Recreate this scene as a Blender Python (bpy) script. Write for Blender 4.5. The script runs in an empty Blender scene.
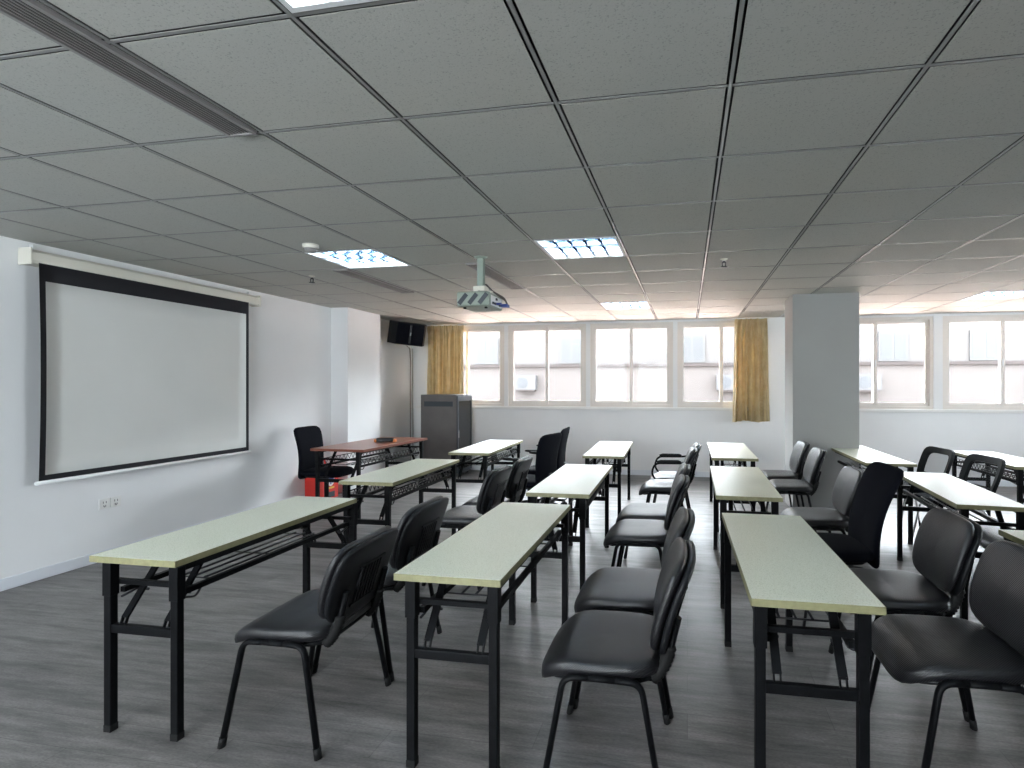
import bpy, math, random
from mathutils import Vector, Matrix
R = math.radians
random.seed(7)
sc = bpy.context.scene
col = sc.collection
H = 1.452            # eye height
CEIL = 2.510        # ceiling height
XL, XR, YN, YB = -4.757, 7.6, -2.6, 9.1
T = 0.63            # ceiling tile pitch
GX, GY = -1.741, 2.039   # a crossing of the ceiling grid

# ------------------------------------------------------------------ materials
def new_mat(name):
    m = bpy.data.materials.new(name); m.use_nodes = True
    nt = m.node_tree
    return m, nt, nt.nodes['Principled BSDF']

def mat(name, rgb, rough=0.5, metal=0.0, spec=0.5, bump=None, var=None, coat=0.0, sheen=0.0):
    m, nt, b = new_mat(name)
    b.inputs['Base Color'].default_value = (*rgb, 1)
    b.inputs['Roughness'].default_value = rough
    b.inputs['Metallic'].default_value = metal
    b.inputs['Specular IOR Level'].default_value = spec
    b.inputs['Coat Weight'].default_value = coat
    b.inputs['Sheen Weight'].default_value = sheen
    tc = nt.nodes.new('ShaderNodeTexCoord')
    if var:
        scale, amt = var
        n = nt.nodes.new('ShaderNodeTexNoise'); n.inputs['Scale'].default_value = scale; n.inputs['Detail'].default_value = 4
        nt.links.new(tc.outputs['Object'], n.inputs['Vector'])
        r = nt.nodes.new('ShaderNodeMapRange')
        r.inputs[1].default_value = .3; r.inputs[2].default_value = .7
        r.inputs[3].default_value = 1 - amt; r.inputs[4].default_value = 1 + amt
        nt.links.new(n.outputs['Fac'], r.inputs[0])
        mx = nt.nodes.new('ShaderNodeVectorMath'); mx.operation = 'SCALE'
        mx.inputs[0].default_value = rgb
        nt.links.new(r.outputs[0], mx.inputs['Scale'])
        nt.links.new(mx.outputs[0], b.inputs['Base Color'])
    if bump:
        scale, strength = bump
        n = nt.nodes.new('ShaderNodeTexNoise'); n.inputs['Scale'].default_value = scale; n.inputs['Detail'].default_value = 3
        nt.links.new(tc.outputs['Object'], n.inputs['Vector'])
        bp = nt.nodes.new('ShaderNodeBump'); bp.inputs['Strength'].default_value = strength; bp.inputs['Distance'].default_value = .002
        nt.links.new(n.outputs['Fac'], bp.inputs['Height'])
        nt.links.new(bp.outputs[0], b.inputs['Normal'])
    return m

M = {}
M['wall'] = mat('wall_paint', (.80, .81, .82), .75, var=(1.3, .03), bump=(60, .1))
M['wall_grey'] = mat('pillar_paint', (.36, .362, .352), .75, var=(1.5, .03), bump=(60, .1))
M['trim'] = mat('white_trim', (.70, .73, .78), .5)
M['black_metal'] = mat('black_steel', (.004, .0042, .005), .5, spec=.12, var=(30, .25))
M['black_rod'] = mat('black_wire', (.02, .02, .024), .3)
M['plastic'] = mat('black_plastic', (.007, .0075, .009), .45, spec=.25)
M['fabric'] = mat('black_fabric', (.005, .0055, .009), .9, spec=.08, bump=(500, .4))
M['rubber'] = mat('rubber', (.007, .007, .007), .7, spec=.3)
M['chrome'] = mat('chrome', (.6, .6, .62), .22, metal=1)
M['steel_dark'] = mat('dark_chrome', (.07, .07, .075), .3, metal=.9)
M['edge'] = mat('edge_band', (.25, .235, .125), .5, var=(40, .12))
M['wood'] = mat('reddish_wood', (.27, .085, .045), .28, var=(9, .15))
M['wood_edge'] = mat('wood_edge', (.20, .06, .035), .4)
M['frame'] = mat('window_frame_paint', (.74, .70, .66), .45)
M['sill'] = mat('sill_paint', (.78, .78, .77), .5)
M['screen_white'] = mat('screen_fabric', (.70, .71, .69), .8, var=(2.5, .02))
M['screen_black'] = mat('screen_border', (.010, .010, .014), .8)
M['casing'] = mat('casing_paint', (.72, .70, .62), .4)
M['vent'] = mat('vent_paint', (.26, .25, .245), .5)
M['vent_dark'] = mat('vent_dark', (.05, .05, .05), .8)
M['alu'] = mat('louvre_aluminium', (.60, .74, .90), .2, metal=1)
M['white'] = mat('white_enamel', (.78, .80, .80), .4)
M['projector'] = mat('projector_plastic', (.27, .32, .27), .4)
M['pole'] = mat('pole_paint', (.25, .31, .265), .45)
M['rack'] = mat('rack_paint', (.105, .095, .092), .45, var=(4, .15))
M['rack_dark'] = mat('rack_dark', (.02, .028, .038), .35)
M['red'] = mat('red_paint', (.62, .035, .025), .4)
M['blue'] = mat('blue_enamel', (.02, .05, .25), .4)
M['yellow'] = mat('yellow_enamel', (.75, .5, .08), .5)
M['orange'] = mat('orange_plastic', (.65, .20, .04), .45)
M['cable'] = mat('cable_sheath', (.10, .085, .08), .6)
M['greycable'] = mat('grey_cable', (.33, .30, .28), .7)
M['facade_up'] = mat('render_white', (.056, .052, .050), .9, var=(.3, .03))
M['facade_low'] = mat('render_pink', (.059, .0515, .048), .9, var=(.3, .03))
M['facade_line'] = mat('ledge_paint', (.024, .018, .0165), .9)
M['facade_glass'] = mat('far_window_glass', (.027, .0285, .030), .6)
M['facade_frame'] = mat('far_window_frame', (.046, .0455, .045), .7)
M['asphalt'] = mat('asphalt', (.06, .06, .06), .9)
M['bounce_roof'] = mat('bounce_roof_tint', (.46, .345, .305), .9, var=(.5, .06))  # pink surface of the added roof that bounces sunlight indoors
M['ac'] = mat('ac_casing', (.044, .044, .046), .6)
M['ac_grille'] = mat('ac_grille', (.026, .028, .031), .6)
M['led'] = mat('equipment_face', (.50, .62, .70), .35)

def m_laminate():
    m, nt, b = new_mat('speckled_laminate')
    tc = nt.nodes.new('ShaderNodeTexCoord')
    n = nt.nodes.new('ShaderNodeTexNoise'); n.inputs['Scale'].default_value = 210; n.inputs['Detail'].default_value = 2
    cr = nt.nodes.new('ShaderNodeValToRGB')
    cr.color_ramp.elements[0].position = .30; cr.color_ramp.elements[0].color = (.55, .56, .43, 1)
    cr.color_ramp.elements[1].position = .46; cr.color_ramp.elements[1].color = (.79, .81, .67, 1)
    e = cr.color_ramp.elements.new(.75); e.color = (.84, .85, .74, 1)
    b.inputs['Roughness'].default_value = .32
    nt.links.new(tc.outputs['Object'], n.inputs['Vector'])
    nt.links.new(n.outputs['Fac'], cr.inputs[0]); nt.links.new(cr.outputs[0], b.inputs['Base Color'])
    return m
M['laminate'] = m_laminate()

def m_pu():
    m, nt, b = new_mat('black_vinyl')
    b.inputs['Base Color'].default_value = (.009, .0088, .0105, 1)
    b.inputs['Roughness'].default_value = .36
    b.inputs['Specular IOR Level'].default_value = .6
    tc = nt.nodes.new('ShaderNodeTexCoord')
    w = nt.nodes.new('ShaderNodeTexWave'); w.bands_direction = 'DIAGONAL'; w.inputs['Scale'].default_value = 70
    w.inputs['Distortion'].default_value = .6
    n = nt.nodes.new('ShaderNodeTexNoise'); n.inputs['Scale'].default_value = 14
    a = nt.nodes.new('ShaderNodeMath'); a.operation = 'MULTIPLY_ADD'; a.inputs[1].default_value = 1.0
    for x in (w, n): nt.links.new(tc.outputs['Object'], x.inputs['Vector'])
    nt.links.new(n.outputs['Fac'], a.inputs[0]); nt.links.new(w.outputs['Fac'], a.inputs[2])
    bp = nt.nodes.new('ShaderNodeBump'); bp.inputs['Strength'].default_value = .4; bp.inputs['Distance'].default_value = .002
    nt.links.new(a.outputs[0], bp.inputs['Height']); nt.links.new(bp.outputs[0], b.inputs['Normal'])
    return m
M['pu'] = m_pu()

def m_floor():
    m, nt, b = new_mat('grey_wood_look_vinyl')
    tc = nt.nodes.new('ShaderNodeTexCoord')
    mp = nt.nodes.new('ShaderNodeMapping'); mp.inputs['Scale'].default_value = (1.1, 7, 1)
    n = nt.nodes.new('ShaderNodeTexNoise'); n.inputs['Scale'].default_value = 1.6; n.inputs['Detail'].default_value = 8; n.inputs['Roughness'].default_value = .74
    mp2 = nt.nodes.new('ShaderNodeMapping'); mp2.inputs['Scale'].default_value = (22, 60, 1)
    n2 = nt.nodes.new('ShaderNodeTexNoise'); n2.inputs['Scale'].default_value = 3; n2.inputs['Detail'].default_value = 5
    br = nt.nodes.new('ShaderNodeTexBrick'); br.inputs['Scale'].default_value = 1.0
    br.inputs['Brick Width'].default_value = 1.22; br.inputs['Row Height'].default_value = .18
    br.inputs['Mortar Size'].default_value = .0015; br.inputs['Color1'].default_value = (.85, .85, .85, 1); br.inputs['Color2'].default_value = (1.1, 1.1, 1.1, 1)
    br.inputs['Mortar'].default_value = (.6, .6, .6, 1)
    cr = nt.nodes.new('ShaderNodeValToRGB')
    cr.color_ramp.elements[0].position = .28; cr.color_ramp.elements[0].color = (.038, .036, .036, 1)
    cr.color_ramp.elements[1].position = .72; cr.color_ramp.elements[1].color = (.275, .258, .25, 1)
    mx = nt.nodes.new('ShaderNodeMix'); mx.data_type = 'RGBA'; mx.blend_type = 'MULTIPLY'; mx.inputs[0].default_value = 1
    mx2 = nt.nodes.new('ShaderNodeMix'); mx2.data_type = 'RGBA'; mx2.blend_type = 'OVERLAY'; mx2.inputs[0].default_value = .55
    L = nt.links.new
    L(tc.outputs['Object'], mp.inputs[0]); L(mp.outputs[0], n.inputs['Vector'])
    L(tc.outputs['Object'], mp2.inputs[0]); L(mp2.outputs[0], n2.inputs['Vector'])
    L(tc.outputs['Object'], br.inputs['Vector'])
    L(n.outputs['Fac'], cr.inputs[0]); L(cr.outputs[0], mx.inputs[6]); L(br.outputs['Color'], mx.inputs[7])
    L(mx.outputs[2], mx2.inputs[6]); L(n2.outputs['Fac'], mx2.inputs[7])
    L(mx2.outputs[2], b.inputs['Base Color'])
    b.inputs['Roughness'].default_value = .42
    bp = nt.nodes.new('ShaderNodeBump'); bp.inputs['Strength'].default_value = .18; bp.inputs['Distance'].default_value = .002
    L(n2.outputs['Fac'], bp.inputs['Height']); L(bp.outputs[0], b.inputs['Normal'])
    return m
M['floor'] = m_floor()

def m_tile():
    m, nt, b = new_mat('mineral_ceiling_tile')
    tc = nt.nodes.new('ShaderNodeTexCoord')
    n = nt.nodes.new('ShaderNodeTexNoise'); n.inputs['Scale'].default_value = 150; n.inputs['Detail'].default_value = 2
    n2 = nt.nodes.new('ShaderNodeTexNoise'); n2.inputs['Scale'].default_value = 0.7
    cr = nt.nodes.new('ShaderNodeValToRGB')
    cr.color_ramp.elements[0].position = .30; cr.color_ramp.elements[0].color = (.33, .335, .32, 1)
    cr.color_ramp.elements[1].position = .42; cr.color_ramp.elements[1].color = (.48, .48, .46, 1)
    cr2 = nt.nodes.new('ShaderNodeValToRGB')
    cr2.color_ramp.elements[0].position = .35; cr2.color_ramp.elements[0].color = (.95, .97, .95, 1)
    cr2.color_ramp.elements[1].position = .75; cr2.color_ramp.elements[1].color = (1, .98, .93, 1)
    mx = nt.nodes.new('ShaderNodeMix'); mx.data_type = 'RGBA'; mx.blend_type = 'MULTIPLY'; mx.inputs[0].default_value = 1
    L = nt.links.new
    for x in (n, n2): L(tc.outputs['Object'], x.inputs['Vector'])
    L(n.outputs['Fac'], cr.inputs[0]); L(n2.outputs['Fac'], cr2.inputs[0])
    L(cr.outputs[0], mx.inputs[6]); L(cr2.outputs[0], mx.inputs[7]); L(mx.outputs[2], b.inputs['Base Color'])
    b.inputs['Roughness'].default_value = .7
    bp = nt.nodes.new('ShaderNodeBump'); bp.inputs['Strength'].default_value = .3; bp.inputs['Distance'].default_value = .002
    L(n.outputs['Fac'], bp.inputs['Height']); L(bp.outputs[0], b.inputs['Normal'])
    return m
M['tile'] = m_tile()
M['grid'] = mat('ceiling_grid_paint', (.24, .24, .235), .28, spec=.7)
M['plenum'] = mat('ceiling_void', (.05, .05, .05), .9)

def m_curtain():
    m, nt, b = new_mat('gold_curtain_cloth')
    tc = nt.nodes.new('ShaderNodeTexCoord')
    n = nt.nodes.new('ShaderNodeTexNoise'); n.inputs['Scale'].default_value = 9; n.inputs['Detail'].default_value = 3
    cr = nt.nodes.new('ShaderNodeValToRGB')
    cr.color_ramp.elements[0].position = .3; cr.color_ramp.elements[0].color = (.60, .48, .27, 1)
    cr.color_ramp.elements[1].position = .7; cr.color_ramp.elements[1].color = (.72, .62, .40, 1)
    nt.links.new(tc.outputs['Object'], n.inputs['Vector']); nt.links.new(n.outputs['Fac'], cr.inputs[0])
    nt.links.new(cr.outputs[0], b.inputs['Base Color'])
    b.inputs['Roughness'].default_value = .55
    tr = nt.nodes.new('ShaderNodeBsdfTranslucent'); nt.links.new(cr.outputs[0], tr.inputs['Color'])
    ms = nt.nodes.new('ShaderNodeMixShader'); ms.inputs[0].default_value = .18
    nt.links.new(b.outputs[0], ms.inputs[1]); nt.links.new(tr.outputs[0], ms.inputs[2])
    nt.links.new(ms.outputs[0], nt.nodes['Material Output'].inputs['Surface'])
    return m
M['curtain'] = m_curtain()

def m_thin_glass(name, tint, ior=1.45):
    m, nt, b = new_mat(name)
    nt.nodes.remove(b)
    t = nt.nodes.new('ShaderNodeBsdfTransparent'); t.inputs[0].default_value = (*tint, 1)
    g = nt.nodes.new('ShaderNodeBsdfGlossy'); g.inputs['Roughness'].default_value = .02
    f = nt.nodes.new('ShaderNodeFresnel'); f.inputs[0].default_value = ior
    ms = nt.nodes.new('ShaderNodeMixShader')
    nt.links.new(f.outputs[0], ms.inputs[0]); nt.links.new(t.outputs[0], ms.inputs[1]); nt.links.new(g.outputs[0], ms.inputs[2])
    nt.links.new(ms.outputs[0], nt.nodes['Material Output'].inputs['Surface'])
    return m
M['glass'] = m_thin_glass('window_glass', (.97, .98, .98), 1.16)
M['smoked'] = m_thin_glass('smoked_glass', (.86, .91, .95), 1.8)

def m_mesh():
    m, nt, b = new_mat('black_mesh_cloth')
    b.inputs['Base Color'].default_value = (.03, .03, .035, 1); b.inputs['Roughness'].default_value = .8
    t = nt.nodes.new('ShaderNodeBsdfTransparent')
    ms = nt.nodes.new('ShaderNodeMixShader'); ms.inputs[0].default_value = .38
    nt.links.new(t.outputs[0], ms.inputs[1]); nt.links.new(b.outputs[0], ms.inputs[2])
    nt.links.new(ms.outputs[0], nt.nodes['Material Output'].inputs['Surface'])
    return m
M['mesh'] = m_mesh()

def m_emit(name, rgb, s):
    m, nt, b = new_mat(name)
    b.inputs['Base Color'].default_value = (.8, .8, .8, 1)
    b.inputs['Emission Color'].default_value = (*rgb, 1); b.inputs['Emission Strength'].default_value = s
    return m
M['indicator'] = m_emit('blue_indicator', (.10, .42, .60), .10)
M['tube'] = m_emit('fluorescent_tube', (.74, .89, 1.0), 13)

# ------------------------------------------------------------------ mesh building
class MB:
    def __init__(s): s.v = []; s.f = []; s.sm = []
    def add(s, vs, fs, smooth=False):
        o = len(s.v); s.v += [tuple(v) for v in vs]
        s.f += [tuple(i + o for i in f) for f in fs]; s.sm += [smooth] * len(fs); return s
    def box(s, x0, x1, y0, y1, z0, z1):
        vs = [(x, y, z) for z in (z0, z1) for y in (y0, y1) for x in (x0, x1)]
        return s.add(vs, [(0, 2, 3, 1), (4, 5, 7, 6), (0, 1, 5, 4), (2, 6, 7, 3), (0, 4, 6, 2), (1, 3, 7, 5)])
    def bar(s, p, q, w, h, up=(0, 0, 1)):
        p, q = Vector(p), Vector(q); d = (q - p).normalized(); up = Vector(up)
        if abs(d.dot(up)) > .98: up = Vector((0, 1, 0))
        x = d.cross(up).normalized(); y = x.cross(d)
        vs = [c + x * a * w / 2 + y * b * h / 2 for c in (p, q) for a, b in ((-1, -1), (1, -1), (1, 1), (-1, 1))]
        return s.add(vs, [(0, 1, 2, 3), (7, 6, 5, 4), (0, 4, 5, 1), (1, 5, 6, 2), (2, 6, 7, 3), (3, 7, 4, 0)])
    def tube(s, pts, r, seg=8, ratio=1.0, up=(0, 0, 1), cap=True):
        pts = [Vector(p) for p in pts]; n = len(pts)
        rs = r if isinstance(r, (list, tuple)) else [r] * n
        vs = []; nx = None
        for i, p in enumerate(pts):
            d = (pts[min(i + 1, n - 1)] - pts[max(i - 1, 0)]).normalized()
            if nx is None:
                u = Vector(up)
                if abs(d.dot(u)) > .95: u = Vector((1, 0, 0))
                nx = d.cross(u).normalized()
            else:
                nx = (nx - d * nx.dot(d)).normalized()
            ny = d.cross(nx)
            for k in range(seg):
                a = 2 * math.pi * k / seg
                vs.append(p + nx * math.cos(a) * rs[i] * ratio + ny * math.sin(a) * rs[i])
        fs = [(i * seg + k, i * seg + (k + 1) % seg, (i + 1) * seg + (k + 1) % seg, (i + 1) * seg + k) for i in range(n - 1) for k in range(seg)]
        s.add(vs, fs, True)
        if cap:
            o = len(s.v) - len(vs)
            s.f.append(tuple(o + k for k in reversed(range(seg)))); s.sm.append(False)
            s.f.append(tuple(o + (n - 1) * seg + k for k in range(seg))); s.sm.append(False)
        return s
    def cyl(s, p, q, r, seg=16): return s.tube([p, q], r, seg)
    def lathe(s, prof, seg=20, c=(0, 0, 0)):
        vs = [(c[0] + r * math.cos(2 * math.pi * k / seg), c[1] + r * math.sin(2 * math.pi * k / seg), c[2] + z) for r, z in prof for k in range(seg)]
        fs = [(i * seg + k, i * seg + (k + 1) % seg, (i + 1) * seg + (k + 1) % seg, (i + 1) * seg + k) for i in range(len(prof) - 1) for k in range(seg)]
        return s.add(vs, fs, True)
    def cushion(s, w, d, t, n=4.0, p=4.0, seg=44, rings=14, fn=None):
        vs = []
        for i in range(rings + 1):
            ph = math.pi * i / rings
            q = abs(math.sin(ph)) ** (2 / p); z = math.copysign(abs(math.cos(ph)) ** (2 / p), math.cos(ph)) * t / 2
            for k in range(seg):
                a = 2 * math.pi * k / seg; ca, sa = math.cos(a), math.sin(a)
                rr = (abs(ca) ** n + abs(sa) ** n) ** (-1 / n)
                v = (rr * ca * q * w / 2, rr * sa * q * d / 2, z)
                vs.append(fn(*v) if fn else v)
        fs = [(i * seg + k, (i + 1) * seg + k, (i + 1) * seg + (k + 1) % seg, i * seg + (k + 1) % seg) for i in range(rings) for k in range(seg)]
        return s.add(vs, fs, True)
    def xf(s, mtx, start=0):
        for i in range(start, len(s.v)): s.v[i] = tuple(mtx @ Vector(s.v[i]))
        return s
    def build(s, name, m, parent=None, bevel=0, loc=None):
        me = bpy.data.meshes.new(name); me.from_pydata(s.v, [], s.f)
        me.polygons.foreach_set('use_smooth', s.sm)
        ms = m if isinstance(m, (list, tuple)) else [m]
        for x in ms: me.materials.append(x)
        me.validate(); me.update()
        o = bpy.data.objects.new(name, me); col.objects.link(o)
        if parent: o.parent = parent
        if loc: o.location = loc
        if bevel:
            b = o.modifiers.new('bevel', 'BEVEL'); b.width = bevel; b.segments = 2; b.limit_method = 'ANGLE'; b.angle_limit = R(50)
        return o

def fillet(pts, r, n=5):
    pts = [Vector(p) for p in pts]; out = [pts[0]]
    for a, b, c in zip(pts, pts[1:], pts[2:]):
        u = (a - b); v = (c - b)
        rr = min(r, u.length * .45, v.length * .45)
        p, q = b + u.normalized() * rr, b + v.normalized() * rr
        for i in range(n + 1):
            t = i / n
            out.append(p * (1 - t) ** 2 + b * 2 * t * (1 - t) + q * t * t)
    return out + [pts[-1]]

def tag(o, label=None, cat=None, group=None, kind=None):
    if label: o['label'] = label
    if cat: o['category'] = cat
    if group: o['group'] = group
    if kind: o['kind'] = kind
    return o
def empty(name, loc=(0, 0, 0), rz=0):
    e = bpy.data.objects.new(name, None); col.objects.link(e); e.empty_display_size = .1
    e.location = loc; e.rotation_euler = (0, 0, rz); return e
def copy_tree(o, parent=None):
    c = o.copy(); col.objects.link(c)
    if parent: c.parent = parent
    for ch in o.children: copy_tree(ch, c)
    return c
def S(o, label=None): return tag(o, label, kind='structure')

# ------------------------------------------------------------------ room shell
S(MB().box(XL - .2, XR + .2, YN - .2, YB + .25, -.15, 0).build('floor', M['floor']))

WIN = [(-4.42, -3.06), (-2.99, -1.645), (-1.575, -.225), (-.155, 1.205), (1.98, 3.56), (3.68, 5.26)]
WZ0, WZ1 = 1.10, 2.475
b = MB()                                     # window wall with real openings
b.box(XL - .2, XR + .2, YB, YB + .24, 0, WZ0)
b.box(XL - .2, XR + .2, YB, YB + .24, WZ1, CEIL + .1)
xs = [XL - .2] + [x for w in WIN for x in w] + [XR + .2]
for a, c in zip(xs[::2], xs[1::2]): b.box(a, c, YB, YB + .24, WZ0, WZ1)
S(b.build('wall_back', M['wall']))
S(MB().box(XL - .2, XL, YN - .2, YB, 0, CEIL + .1).build('wall_left', M['wall']))
RW_FILL = [(3.5, 4.8), (5.3, 6.6)]  # right wall windows, out of view, added to light the left wall
b = MB(); b.box(XR, XR + .2, YN - .2, YB, 0, WZ0); b.box(XR, XR + .2, YN - .2, YB, WZ1, CEIL + .1)
xs = [YN - .2] + [x for w in RW_FILL for x in w] + [YB]
for a, c in zip(xs[::2], xs[1::2]): b.box(XR, XR + .2, a, c, WZ0, WZ1)
S(b.build('wall_right', M['wall']))
NW_FILL = [(-3.6, -2.2), (-1.9, -.5)]  # unseen windows behind the camera, added for fill light and shadow direction
b = MB(); NZ0, NZ1 = .8, 2.4
b.box(XL, XR, YN - .2, YN, 0, NZ0); b.box(XL, XR, YN - .2, YN, NZ1, CEIL + .1)
xs = [XL] + [x for w in NW_FILL for x in w] + [XR]
for a, c in zip(xs[::2], xs[1::2]): b.box(a, c, YN - .2, YN, NZ0, NZ1)
S(b.build('wall_front', M['wall']))
S(MB().box(XL, -4.50, 6.81, 7.62, 0, CEIL).build('wall_column', M['wall']))
S(MB().box(1.20, 1.915, 6.85, 7.38, 0, CEIL).build('pillar', M['wall_grey']))

def skirting(name, *bx): return S(MB().box(*bx).build(name, M['trim'], bevel=.003))
skirting('baseboard_left', XL, XL + .012, YN, 6.80, 0, .085)
skirting('baseboard_back', XL, XR, YB - .012, YB, 0, .085)

LIGHTS = [(1, -2), (-2, 3), (1, 3), (1, 8), (8, 8), (-2, -2), (8, 3), (4, -2)]      # tile (column, row) of each lamp; last three unseen, added for light
b = MB()
i0, i1 = math.floor((XL - GX) / T), math.ceil((XR - GX) / T)
j0, j1 = math.floor((YN - GY) / T), math.ceil((YB - GY) / T)
g = .0155
for i in range(i0, i1):
    for j in range(j0, j1):
        if (i, j) in LIGHTS: continue
        x0, x1 = max(XL, GX + i * T + g), min(XR, GX + (i + 1) * T - g)
        y0, y1 = max(YN, GY + j * T + g), min(YB, GY + (j + 1) * T - g)
        if x1 - x0 < .02 or y1 - y0 < .02: continue
        b.box(x0, x1, y0, y1, CEIL, CEIL + .003)
S(b.build('ceiling', M['tile']))
ce = bpy.data.objects['ceiling']
b = MB()
for i in range(i0, i1 + 1):
    x = GX + i * T
    if XL < x < XR: b.box(x - .0065, x + .0065, YN, YB, CEIL - .001, CEIL + .002)
for j in range(j0, j1 + 1):
    y = GY + j * T
    if YN < y < YB: b.box(XL, XR, y - .0065, y + .0065, CEIL - .0008, CEIL + .0022)
b.build('ceiling_grid', M['grid'], ce)
S(MB().box(XL - .2, XR + .2, YN - .2, YB + .25, CEIL + .16, CEIL + .3).build('ceiling_slab', M['plenum']))
for k, bx in enumerate([(XL - .2, XL, YN, YB), (XR, XR + .2, YN, YB), (XL, XR, YN - .2, YN), (XL, XR, YB, YB + .24)]):
    MB().box(*bx, CEIL + .09, CEIL + .17).build('edge_closure', M['plenum'], ce)

# windows: outer frame, two sliding sashes, panes
def window(n, x0, x1, z0, z1, y, depth=.07, sill=True):
    w = S(empty('window_%d' % n, ((x0 + x1) / 2, y, z0)))
    def P(mb, nm, m, par, bev=0):
        mb.xf(Matrix.Translation((-(x0 + x1) / 2, -y, -z0))) if par is w else None
        return mb.build(nm, m, par, bev)
    f = .045
    b = MB()
    b.box(x0, x0 + f, y, y + depth, z0, z1); b.box(x1 - f, x1, y, y + depth, z0, z1)
    b.box(x0 + f, x1 - f, y, y + depth, z0, z0 + f); b.box(x0 + f, x1 - f, y, y + depth, z1 - f, z1)
    P(b, 'window_frame', M['frame'], w)
    xm = (x0 + x1) / 2
    for k, (a, c) in enumerate(((x0 + f, xm + .028), (xm - .028, x1 - f))):
        yy = y + .008 + k * .03; s = .05
        b = MB()
        b.box(a, a + s, yy, yy + .026, z0 + f, z1 - f); b.box(c - s, c, yy, yy + .026, z0 + f, z1 - f)
        b.box(a + s, c - s, yy, yy + .026, z0 + f, z0 + f + s); b.box(a + s, c - s, yy, yy + .026, z1 - f - s, z1 - f)
        so = P(b, 'sash', M['frame'], w)
        g_ = MB().box(a + s - .005, c - s + .005, yy + .010, yy + .016, z0 + f + s - .005, z1 - f - s + .005)
        g_.xf(Matrix.Translation((-xm, -y, -z0))); g_.build('pane', M['glass'], so)
        hb = MB().box((c - .034) if k == 0 else (a + .014), (c - .014) if k == 0 else (a + .034), yy - .012, yy, (z0 + z1) / 2 - .05, (z0 + z1) / 2 + .05)
        hb.xf(Matrix.Translation((-xm, -y, -z0))); hb.build('latch', M['white'], so, .003)
    return w
for n, (a, c) in enumerate(WIN): window(n + 1, a, c, WZ0, WZ1, YB + .015)
for n, (a, c) in enumerate(NW_FILL): window(n + 7, a, c, NZ0, NZ1, YN - .12)
for n, (a, c) in enumerate(RW_FILL):
    wn = window(n + 9, -(c - a) / 2, (c - a) / 2, WZ0, WZ1, 0)
    wn.location = (XR + .03, (a + c) / 2, WZ0); wn.rotation_euler = (0, 0, R(-90))
S(MB().box(XL, 1.22, YB - .035, YB + .01, WZ0 - .045, WZ0 + .002).build('trim_1', M['sill'], bevel=.006))
S(MB().box(1.93, XR, YB - .035, YB + .01, WZ0 - .045, WZ0 + .002).build('trim_2', M['sill'], bevel=.006))

# ------------------------------------------------------------------ ceiling fittings
def ceiling_light(i, j, label):
    x, y = GX + i * T, GY + j * T; c = .012
    t = tag(empty('ceiling_light', (x + T / 2, y + T / 2, CEIL)), label, 'ceiling light', 'square louvred fluorescent ceiling lights')
    h = T / 2 - c
    b = MB()
    for a in ((-h, h, -h, -h + .02), (-h, h, h - .02, h), (-h, -h + .02, -h + .02, h - .02), (h - .02, h, -h + .02, h - .02)): b.box(*a, -.003, .095)
    b.box(-h, h, -h, h, .095, .10)
    b.build('housing', M['white'], t)
    hi = h - .02
    for k in range(3):
        yc = -hi + (k + .5) * 2 * hi / 3
        MB().cyl((-hi + .01, yc, .071), (hi - .01, yc, .071), .013, 12).build('tube', M['tube'], t)
    b = MB()
    for k in range(4):
        yc = -hi + k * 2 * hi / 3
        b.add([(-hi, yc - .022, .0), (hi, yc - .022, 0), (hi, yc, .056), (-hi, yc, .056), (-hi, yc + .022, 0), (hi, yc + .022, 0)], [(0, 1, 2, 3), (3, 2, 5, 4)]) if 0 < k < 3 else None
    for k in range(1, 5):
        xc = -hi + k * 2 * hi / 5
        b.add([(xc - .012, -hi, 0), (xc - .012, hi, 0), (xc, hi, .054), (xc, -hi, .054), (xc + .012, -hi, 0), (xc + .012, hi, 0)], [(0, 3, 2, 1), (3, 4, 5, 2)])
    b.build('louvre', M['alu'], t)
    b = MB(); b.box(-hi, hi, -hi, hi, .086, .09); b.build('reflector', M['alu'], t)
ceiling_light(*LIGHTS[0], 'square louvred ceiling light cut off by the top edge of the photo')
ceiling_light(*LIGHTS[1], 'square louvred ceiling light next to the smoke detector, left of the projector')
ceiling_light(*LIGHTS[2], 'square louvred ceiling light right of the projector pole, bluish grid')
ceiling_light(*LIGHTS[3], 'small-looking ceiling light close to the windows, beyond the projector')
ceiling_light(*LIGHTS[5], 'added louvred ceiling light left outside the frame above the front left table')  # this lamp and the next two are out of view, added as fill
ceiling_light(*LIGHTS[6], 'added louvred ceiling light right outside the frame above the right hand tables')
ceiling_light(*LIGHTS[7], 'added louvred ceiling light above the frame over the front right table')
ceiling_light(*LIGHTS[4], 'square louvred ceiling light at far right above the right hand windows')

def vent(x0, x1, y0, y1, label):
    t = tag(empty('air_vent', ((x0 + x1) / 2, (y0 + y1) / 2, CEIL)), label, 'air vent', 'long slotted ceiling vents')
    w, l = (x1 - x0) / 2, (y1 - y0) / 2
    MB().box(-w + .01, w - .01, -l + .01, l - .01, -.003, -.001).build('backing', M['vent_dark'], t)
    b = MB()
    b.box(-w, -w + .014, -l, l, -.014, 0); b.box(w - .014, w, -l, l, -.014, 0)
    b.box(-w + .014, w - .014, -l, -l + .014, -.014, 0); b.box(-w + .014, w - .014, l - .014, l, -.014, 0)
    b.build('frame', M['vent'], t)
    b = MB(); n = max(4, round((2 * w - .03) / .0145))
    for k in range(n):
        x = -w + .014 + (k + .5) * (2 * w - .028) / n
        b.bar((x, -l + .014, -.008), (x, l - .014, -.008), .011, .003, up=(.35, 0, 1))
    b.build('slats', M['vent'], t)
vent(-1.888, -1.757, .35, 2.025, 'long slotted ceiling vent running along the top left of the ceiling')
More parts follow.
